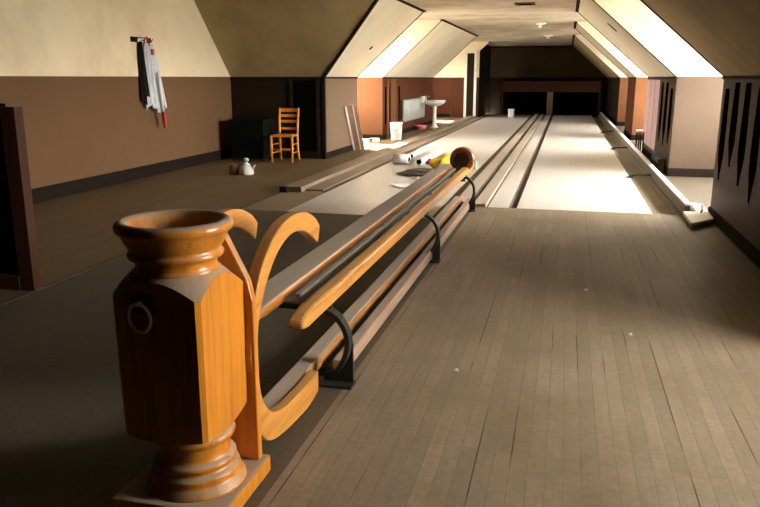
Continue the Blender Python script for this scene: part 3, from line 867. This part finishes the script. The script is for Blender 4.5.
# vertical planks with black gaps on the red-brown left wall
for k, (y, wd) in enumerate([(16.85, 0.12), (17.25, 0.10), (18.3, 0.12)]):
    struct(MB().box(XL, XL + 0.012, y, y + wd, 0.35, 1.2).build('trim', 'black'))
for k, (y, wd, m) in enumerate([(17.0, 0.22, 'dado_orange'), (17.4, 0.55, 'dado_orange')]):
    struct(MB().box(XL, XL + 0.02, y, y + wd, 0.0, 1.38).build('trim', m))

# ------------------------------------------------------------ drips and planks on the right walls
def strip(parent, y, wd, ztop, zbot, mat='black'):
    """long tapering gap between two wall boards"""
    n = 14
    pts = []
    rnd = random.Random(int(y * 100))
    l, r = [], []
    for k in range(n + 1):
        t = k / n
        ww = wd * 1.5 * (0.75 + 0.35 * math.sin(t * 2.6 + rnd.uniform(-0.2, 0.2))) * (1 if t < 0.72 else max(0.12, 1 - (t - 0.72) / 0.28))
        z = ztop + (zbot - ztop) * t
        l.append((XR - 0.008, y - ww / 2, z)); r.append((XR - 0.008, y + ww / 2, z))
    MB().prism(l + r[::-1], (0.009, 0, 0)).build('dark_gap', mat, parent)
for y, wd, zt, zb in ((7.80, 0.13, 1.30, 0.42), (7.38, 0.14, 1.36, 0.60), (6.95, 0.14, 1.36, 0.48), (6.50, 0.13, 1.33, 0.40), (6.0, 0.13, 1.36, 0.5), (5.5, 0.13, 1.36, 0.45), (5.0, 0.13, 1.36, 0.5)):
    strip(wr, y, wd, zt, zb)
for y, wd, zt, zb in ((11.75, 0.16, 1.25, 0.45), (12.3, 0.18, 1.33, 0.36), (12.85, 0.16, 1.33, 0.40)):
    strip(wr2, y, wd, zt, zb)
for y0, y1 in ((13.1, 13.75), (13.8, 14.45), (14.5, 15.15)):
    struct(MB().box(XR - 0.025, XR, y0, y1, 0.2, 1.37, 0.004).build('trim', 'pink_planks'))
bx = thing('scrap_box', 'dark open wooden box against the striped right wall', 'box', (1.40, 12.1, 0))
MB().box(-0.02, 0.07, -0.45, 0.45, 0.0, 0.22).build('back', 'dark_mat', bx)
MB().box(-0.04, -0.02, -0.45, 0.45, 0.0, 0.15).build('front', 'dado_dark', bx)
so = thing('low_stool', 'low stool with pinkish white top by the right wall', 'stool', (1.40, 15.15, 0))
MB().box(-0.04, 0.09, -0.28, 0.28, 0.38, 0.41, 0.006).build('seat', 'pink_planks', so)
for sx in (-1, 1):
    for sy in (-1, 1):
        MB().bar((0.025 + sx * 0.04, sy * 0.24, 0.38), (0.025 + sx * 0.045, sy * 0.27, 0.0), 0.025, 0.03).build('leg', 'trim', so)

# ------------------------------------------------------------ litter on the left lane
for (x0, y0, x1, y1, r_, lab) in [(-2.62, 12.75, -2.66, 14.2, 0.05, 'white cardboard tube on left lane, farther from the yellow bag'),
                                  (-2.30, 11.85, -2.26, 13.9, 0.055, 'white cardboard tube on left lane, nearer the yellow bag')]:
    t_ = thing('cardboard_tube', lab, 'tube', (x0, y0, r_))
    d = Vector((x1 - x0, y1 - y0, 0))
    MB().tube([(0, 0, 0), d], r_, 20).build('tube', 'paper', t_)
    MB().tube([-d.normalized() * 0.004, d.normalized() * 0.01], r_ * 0.72, 20).build('opening', 'black', t_)
rl = thing('paper_roll', 'short thick white paper roll at near end of the tubes', 'paper roll', (-2.62, 12.0, 0.085))
MB().tube([(-0.13, 0.0, 0), (0.13, -0.05, 0)], 0.085, 22).build('roll', 'paper', rl)
MB().tube([(0.125, -0.049, 0), (0.136, -0.051, 0)], 0.04, 16).build('core', 'black', rl)

def lump(name, mat, loc, rx, ry, rz, seed, parent=None, amp=0.22):
    bm = bmesh.new()
    bmesh.ops.create_icosphere(bm, subdivisions=4, radius=1)
    rnd = random.Random(seed)
    dirs = [(Vector((rnd.uniform(-1, 1), rnd.uniform(-1, 1), rnd.uniform(-1, 1))).normalized(), rnd.uniform(3, 8), rnd.uniform(0, 6)) for _ in range(7)]
    for v in bm.verts:
        n = v.co.normalized()
        k = 1 + sum(amp / 3 * math.sin(f * n.dot(d_) + p) for d_, f, p in dirs)
        v.co = Vector((n.x * rx * k, n.y * ry * k, max(-rz * 0.55, n.z * rz * k)))
    for f in bm.faces: f.smooth = True
    b = MB(); b.bm.free(); b.bm = bm
    o = b.build(name, mat, parent)
    o.location = loc
    return o
tag(lump('plastic_bag', 'yellow', (-1.80, 11.40, 0.085), 0.22, 0.30, 0.14, 3), 'crumpled yellow plastic bag on left lane by the ball return', 'bag')
tag(lump('plastic_wrapper', 'magenta', (-2.08, 11.62, 0.08), 0.06, 0.08, 0.06, 5), 'small bright pink wrapper left of the yellow bag', 'wrapper')
tag(lump('dark_patch', 'dark_mat', (-2.0, 10.72, 0.03), 0.34, 0.28, 0.05, 9), 'dark brown rag crumpled in front of the yellow bag', 'patch')  # low crumpled dark brown shape on the lane boards
for (x, y, a, s, lab) in [(-2.05, 9.45, 0.5, 0.17, 'white paper sheet on left lane, nearest to the camera'),
                          (-1.88, 10.15, 0.2, 0.16, 'white paper sheet on left lane, middle of the three sheets'),
                          (-1.55, 10.0, 1.0, 0.15, 'white paper sheet on left lane beside the dark rag')]:
    b = MB(); N = 8; g = {}
    for i in range(N + 1):
        for j in range(N + 1):
            u, v = i / N - .5, j / N - .5
            zz = 0.004 + 0.018 * (u * u + 0.4 * v * v) * 2 + 0.006 * math.sin(5 * u + 3 * v) ** 2
            g[i, j] = (b.bm.verts.new((u * s * 1.4, v * s * 2, zz)), b.bm.verts.new((u * s * 1.4, v * s * 2, zz + 0.001)))
    for i in range(N):
        for j in range(N):
            for k in (0, 1):
                b.bm.faces.new([g[p][k] for p in ((i, j), (i + 1, j), (i + 1, j + 1), (i, j + 1))])
    o = b.build('paper_sheet', 'paper'); o.location = (x, y, 0); o.rotation_euler = (0, 0, a)
    tag(o, lab, 'paper')
cp = tag(MB().lathe([(0.085, 0.0), (0.10, 0.02), (0.12, 0.28), (0.13, 0.30), (0.115, 0.30), (0.09, 0.04)]).build('tub', 'paper', loc=(-1.95, 27.6, 0)),
         'small white tub standing alone near far end of left lane', 'tub')

# ------------------------------------------------------------ ceiling fittings and holes
for (x, y, lab) in [(-0.71, 18.24, 'round white ceiling lamp base, nearer of the two in line'), (-0.65, 23.3, 'round white ceiling lamp base, farther of the two in line')]:
    c = thing('ceiling_lamp', lab, 'ceiling lamp', (x, y, ZC))
    MB().lathe([(0.15, 0.0), (0.15, -0.015), (0.10, -0.04), (0.05, -0.05)]).build('base_plate', 'white', c)
    MB().lathe([(0.04, -0.05), (0.04, -0.10), (0.03, -0.105)]).build('socket', 'white', c)
hb = thing('ceiling_hatch', 'small dark square vent in the pale ceiling', 'vent', (-0.79, 13.45, ZC))
MB().box(-0.17, 0.17, -0.17, 0.17, -0.02, 0.0).build('frame', 'dado', hb)
MB().box(-0.12, 0.12, -0.12, 0.12, -0.024, -0.02).build('grille', 'black', hb)
L_ = Vector((CR - XR, 0, ZC - ZK)).normalized()
def on_slope(side, y, t, size_y, size_l, name, lab, cat, mat='black'):
    xk, xc = (XR, CR) if side == 'r' else (XL, CL)
    p = Vector((xk + (xc - xk) * t, y, ZK + (ZC - ZK) * t))
    u = Vector((xc - xk, 0, ZC - ZK)).normalized()
    sg = 1 if side == 'r' else -1
    n = Vector((-sg * (ZC - ZK), 0, -abs(xc - xk))).normalized() * 0.008
    q = [p - u * size_l / 2 + Vector((0, -size_y / 2, 0)), p + u * size_l / 2 + Vector((0, -size_y / 3, 0)), p + u * size_l / 2 + Vector((0, size_y / 3, 0)), p - u * size_l / 2 + Vector((0, size_y / 2, 0))]
    o = MB().prism(q, n).build(name, mat)
    tag(o, lab, cat)
    return o
on_slope('r', 12.6, 0.62, 0.10, 0.20, 'vent_slot', 'small black slot in the bright right hand slope', 'vent')
on_slope('l', 13.45, 0.42, 0.10, 0.07, 'plaster_hole', 'tiny dark hole in the cream left hand slope', 'hole')

for i, (x, y, r_, lab) in enumerate([(0.20, 4.95, 0.016, 'pale plaster crumb on the right approach, farthest of three'), (0.42, 4.1, 0.013, 'pale plaster crumb on the right approach, middle of three'), (-0.45, 3.35, 0.012, 'pale plaster crumb on the approach, nearest the ball return')]):
    tag(lump('plaster_crumb', 'cloth', (x, y, r_ * 0.4), r_ * 0.8, r_ * 0.6, r_ * 0.6, 20 + i), lab, 'crumb')

GROUPS = {'carton': 'cartons beside the bucket', 'cardboard_tube': 'cardboard tubes on the left lane', 'paper_sheet': 'paper sheets on the left lane',
          'plaster_crumb': 'plaster crumbs on the right approach', 'bowling_lane': 'the two bowling lanes', 'ceiling_lamp': 'lamp bases on the ceiling'}
for o in scene.objects:
    k = o.name.split('.')[0]
    if o.parent is None and k in GROUPS and o.get('label'):
        o['group'] = GROUPS[k]
